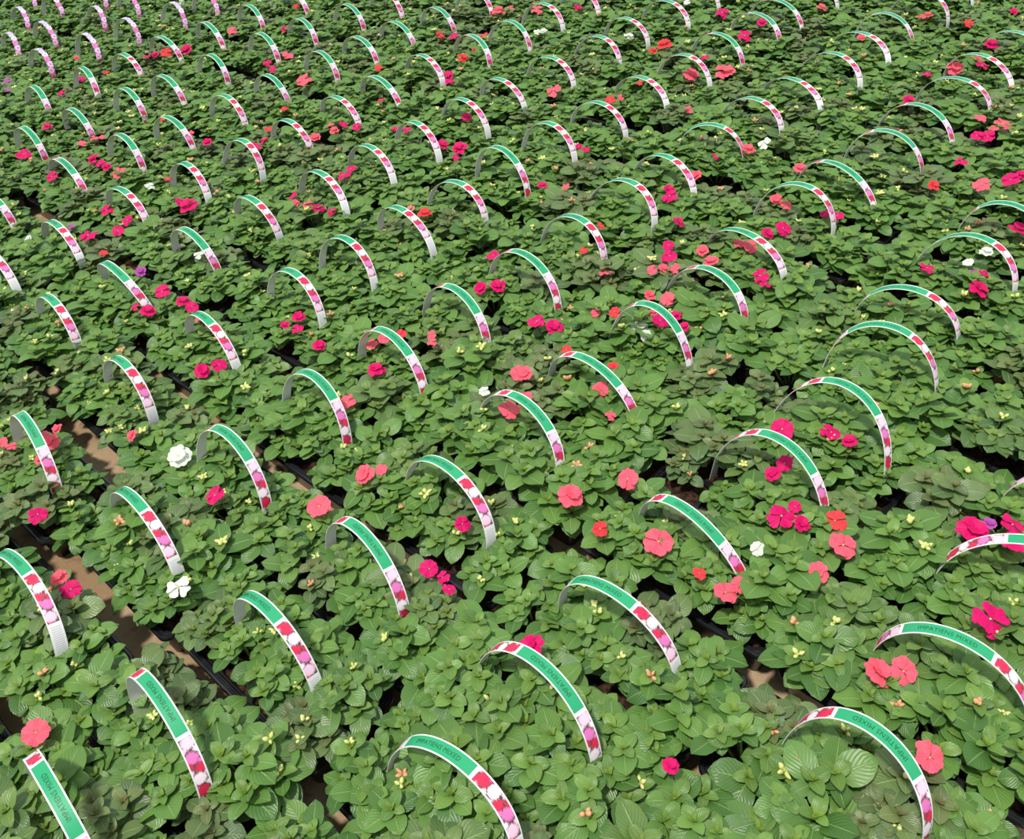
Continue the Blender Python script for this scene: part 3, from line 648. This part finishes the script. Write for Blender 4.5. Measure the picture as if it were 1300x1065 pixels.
for n, pk in enumerate(packs):
    # which arched label stands in this tray
    mine = [i for i, L in enumerate(LABELS) if int(L[11]) == pk['row'] and abs(L[12]-pk['a']) < .05]
    cols = {}
    for k in pk['fl']: cols[PETAL[k][1]] = cols.get(PETAL[k][1], 0)+1
    ft = 'green impatiens tray'
    if cols:
        nm, c = max(cols.items(), key=lambda t: t[1])
        ft = 'impatiens tray, %s flower%s' % (nm if c == 1 else NUM[min(c, 12)]+' '+nm, '' if c == 1 else 's')
    if mine:
        o, rr = place[mine[0]]
        lab = '%s, under %s label from lower-left in %s diagonal row from bottom-right' % (ft, ORD[o], ORD[rr])
    else:
        lst = sorted(LABELS[i][12] for _, i in rows_l.get(pk['row'], []))
        if lst and pk['a'] < lst[0]:
            c = sum(1 for q in packs if q['row'] == pk['row'] and pk['a'] <= q['a'] < lst[0]-.05)
            lab = '%s, %s beyond lower-left end of %s diagonal label row' % (ft, ORD[c], ORD[rowno[pk['row']]])
        elif lst and pk['a'] > lst[-1]:
            c = sum(1 for q in packs if q['row'] == pk['row'] and lst[-1]+.05 < q['a'] <= pk['a'])
            lab = '%s, %s beyond upper-right end of %s diagonal label row' % (ft, ORD[c], ORD[rowno[pk['row']]])
        elif lst:
            c = sum(1 for a in lst if a < pk['a'])
            lab = '%s without label, after %s label of %s diagonal row' % (ft, ORD[c], ORD[rowno[pk['row']]])
        else:
            c = sum(1 for q in packs if q['row'] == pk['row'] and q['a'] <= pk['a'])
            side = 'bottom right corner' if pk['b'] > -.5 else 'far top left corner'
            lab = '%s in the %s, %s of its row, row %s' % (ft, side, ORD[c], ORD[1+abs(int(round(pk['b'])))%20])
    tag(pk['root'], lab, 'plant tray', 'trays of impatiens')

# ------------------------------------------------------------------ arched labels
def text_mesh():
    cu = bpy.data.curves.new('lettering', 'FONT'); cu.body = 'IMPATIENS MIXED'; cu.size = 1.0; cu.align_x = 'CENTER'; cu.align_y = 'CENTER'
    cu.resolution_u = 2; cu.space_character = 1.08
    o = bpy.data.objects.new('lettering', cu); C.objects.link(o)
    me = bpy.data.meshes.new_from_object(o.evaluated_get(bpy.context.evaluated_depsgraph_get()))
    vs = [v.co.copy() for v in me.vertices]; fs = [list(p.vertices) for p in me.polygons]
    bpy.data.objects.remove(o); bpy.data.curves.remove(cu); bpy.data.meshes.remove(me)
    x0 = min(v.x for v in vs); x1 = max(v.x for v in vs); y0 = min(v.y for v in vs); y1 = max(v.y for v in vs)
    return [((v.x-(x0+x1)/2)/(x1-x0), (v.y-(y0+y1)/2)/(y1-y0)) for v in vs], fs
TXT, TXF = text_mesh()
NSEG = 56
def build_label(i, L):
    kind, x, y, th, w, hL, hR, kL, kR, ly, sD = L[:11]
    R0_ = Vector((w/2, 0, 0)); R1_ = Vector((w/2+kR, ly*.67, hR)); L1_ = Vector((-w/2-kL, ly*.67, hL)); L0_ = Vector((-w/2, 0, 0))
    pts = []
    dR = (R0_-R1_).normalized(); dL = (L0_-L1_).normalized()
    for k in range(4): pts.append(R0_ + Vector((dR.x*.5, dR.y*.5, dR.z))*(.235*(4-k)/4))
    for k in range(NSEG+1):
        t = k/NSEG; pts.append(R0_*(1-t)**3 + R1_*3*(1-t)**2*t + L1_*3*(1-t)*t*t + L0_*t**3)
    for k in range(4): pts.append(L0_ + Vector((dL.x*.5, dL.y*.5, dL.z))*(.235*(k+1)/4))
    s = [0.0]
    for k in range(1, len(pts)): s.append(s[-1] + (pts[k]-pts[k-1]).length)
    s0 = s[4]; s = [q-s0 for q in s]                    # zero at the right foot on the foliage
    wid = .098; lean_dir = Vector((0, 1, 0))
    fr = []
    for k in range(len(pts)):
        T = (pts[min(k+1, len(pts)-1)] - pts[max(k-1, 0)]).normalized()
        S = (lean_dir - T*lean_dir.dot(T)).normalized()
        N = S.cross(T).normalized()                     # outward
        if N.dot(pts[k]-Vector((0, 0, .15))) < 0: N = -N
        fr.append((T, S, N))
    def tcoord(sv):
        if kind == 'C': return 1.32 - (sv - sD)
        if kind == 'T': return sv - sD + .75
        return sv
    def place_pt(sv, off, lift):
        k = 0
        while k < len(s)-2 and s[k+1] < sv: k += 1
        f = (sv-s[k])/(s[k+1]-s[k]); T, S, N = fr[k]
        S = (fr[k][1]*(1-f) + fr[k+1][1]*f).normalized(); N = (fr[k][2]*(1-f) + fr[k+1][2]*f).normalized()
        return pts[k]*(1-f) + pts[k+1]*f + S*off + N*lift
    root = bpy.data.objects.new('plant_label', None); C.objects.link(root); root.empty_display_size = .03
    root.location = (x*W, y*W, FEET*W); root.rotation_euler = (0, 0, th)
    mb = MB(); hth = .0018; n = len(pts)
    vs = []; uvs = []
    for k in range(n):
        T, S, N = fr[k]; tc = tcoord(s[k])
        for sd, nn in ((-1, 1), (1, 1), (1, -1), (-1, -1)):
            vs.append((pts[k] + S*sd*wid/2 + N*nn*hth)*W); uvs.append((tc, .5+.5*sd if kind != 'C' else .5-.5*sd))
    outer = [(k*4, k*4+1, k*4+5, k*4+4) for k in range(n-1)]
    inner = [(k*4+2, k*4+3, k*4+7, k*4+6) for k in range(n-1)]
    sides = [(k*4+1, k*4+2, k*4+6, k*4+5) for k in range(n-1)] + [(k*4+3, k*4, k*4+4, k*4+7) for k in range(n-1)]
    ends = [(3, 2, 1, 0), (4*n-4, 4*n-3, 4*n-2, 4*n-1)]
    mb.add(vs, outer, 0, uvs); mb.add(vs, inner + sides + ends, 1, uvs)
    strip = mb.mesh('strip', [M_PRINT[kind], M_BACK], 'print', smooth=False)
    obj('strip', strip, root)
    if kind != 'P':
        # green panel centre in arc length, lettering reads towards the white end
        mid = (1.035 - .75 + sD) if kind == 'T' else (sD + 1.32 - 1.035)
        sg = 1 if kind == 'T' else -1
        vs = []
        ok = True
        for (tx, ty) in TXT:
            sv = mid - sg*tx*.345; off = sg*ty*.031
            if sv > s[-1]-.01: ok = False; break
            vs.append(place_pt(sv, off, hth+.0012)*W)
        if ok:
            me = bpy.data.meshes.new('lettering'); me.from_pydata([tuple(v) for v in vs], [], TXF); me.materials.append(M_TEXT)
            lo = obj('lettering', me, root); lo['label'] = 'dark green lettering'
    o, rr = place[i]
    head = {'T': 'white-ended arched label', 'C': 'red-ended arched label', 'P': 'lilac flowered arched label'}[kind]
    tag(root, '%s, %s from lower-left in %s diagonal row from bottom-right' % (head, ORD[o], ORD[rr]), 'plant label', 'arched plant labels')
for i, L in enumerate(LABELS): build_label(i, L)

# ------------------------------------------------------------------ ground
mb = MB(); nx = 60; rng = random.Random(5)
X0, X1, Y0, Y1 = -16, 16, -3, 40
vs = [((X0+(X1-X0)*i/nx)*W, (Y0+(Y1-Y0)*j/nx)*W, 0.0) for j in range(nx+1) for i in range(nx+1)]
mb.add(vs, [(j*(nx+1)+i, j*(nx+1)+i+1, (j+1)*(nx+1)+i+1, (j+1)*(nx+1)+i) for j in range(nx) for i in range(nx)])
fl = obj('floor', mb.mesh('floor', [M_GROUND])); tag(fl, 'tan trodden earth showing between the rows of trays', kind='structure')

# ------------------------------------------------------------------ light
w = bpy.data.worlds.new('World'); scene.world = w; w.use_nodes = True
bg = w.node_tree.nodes['Background']; bg.inputs[0].default_value = (0.86, 0.94, 1.0, 1); bg.inputs[1].default_value = SKY
sl = bpy.data.lights.new('sun', 'SUN'); sl.energy = SUN; sl.angle = math.radians(SUN_ANG); sl.color = (1.0, 0.97, 0.9)
so = bpy.data.objects.new('sun', sl); C.objects.link(so)
so.rotation_euler = Vector(SUN_DIR).to_track_quat('Z', 'Y').to_euler()

# ------------------------------------------------------------------ camera
cd = bpy.data.cameras.new('camera'); co = bpy.data.objects.new('camera', cd); C.objects.link(co); scene.camera = co
m = Matrix((RIGHT, -DOWN, -FW)).transposed().to_4x4(); m.translation = CAMPOS; co.matrix_world = m
cd.sensor_fit = 'HORIZONTAL'; cd.sensor_width = 36; cd.lens = F_PX/1300*36; cd.shift_y = -45/1300; cd.clip_start = .01
scene.view_settings.view_transform = 'Standard'; scene.view_settings.look = 'None'; scene.view_settings.gamma = 1
scene.view_settings.exposure = EXPO
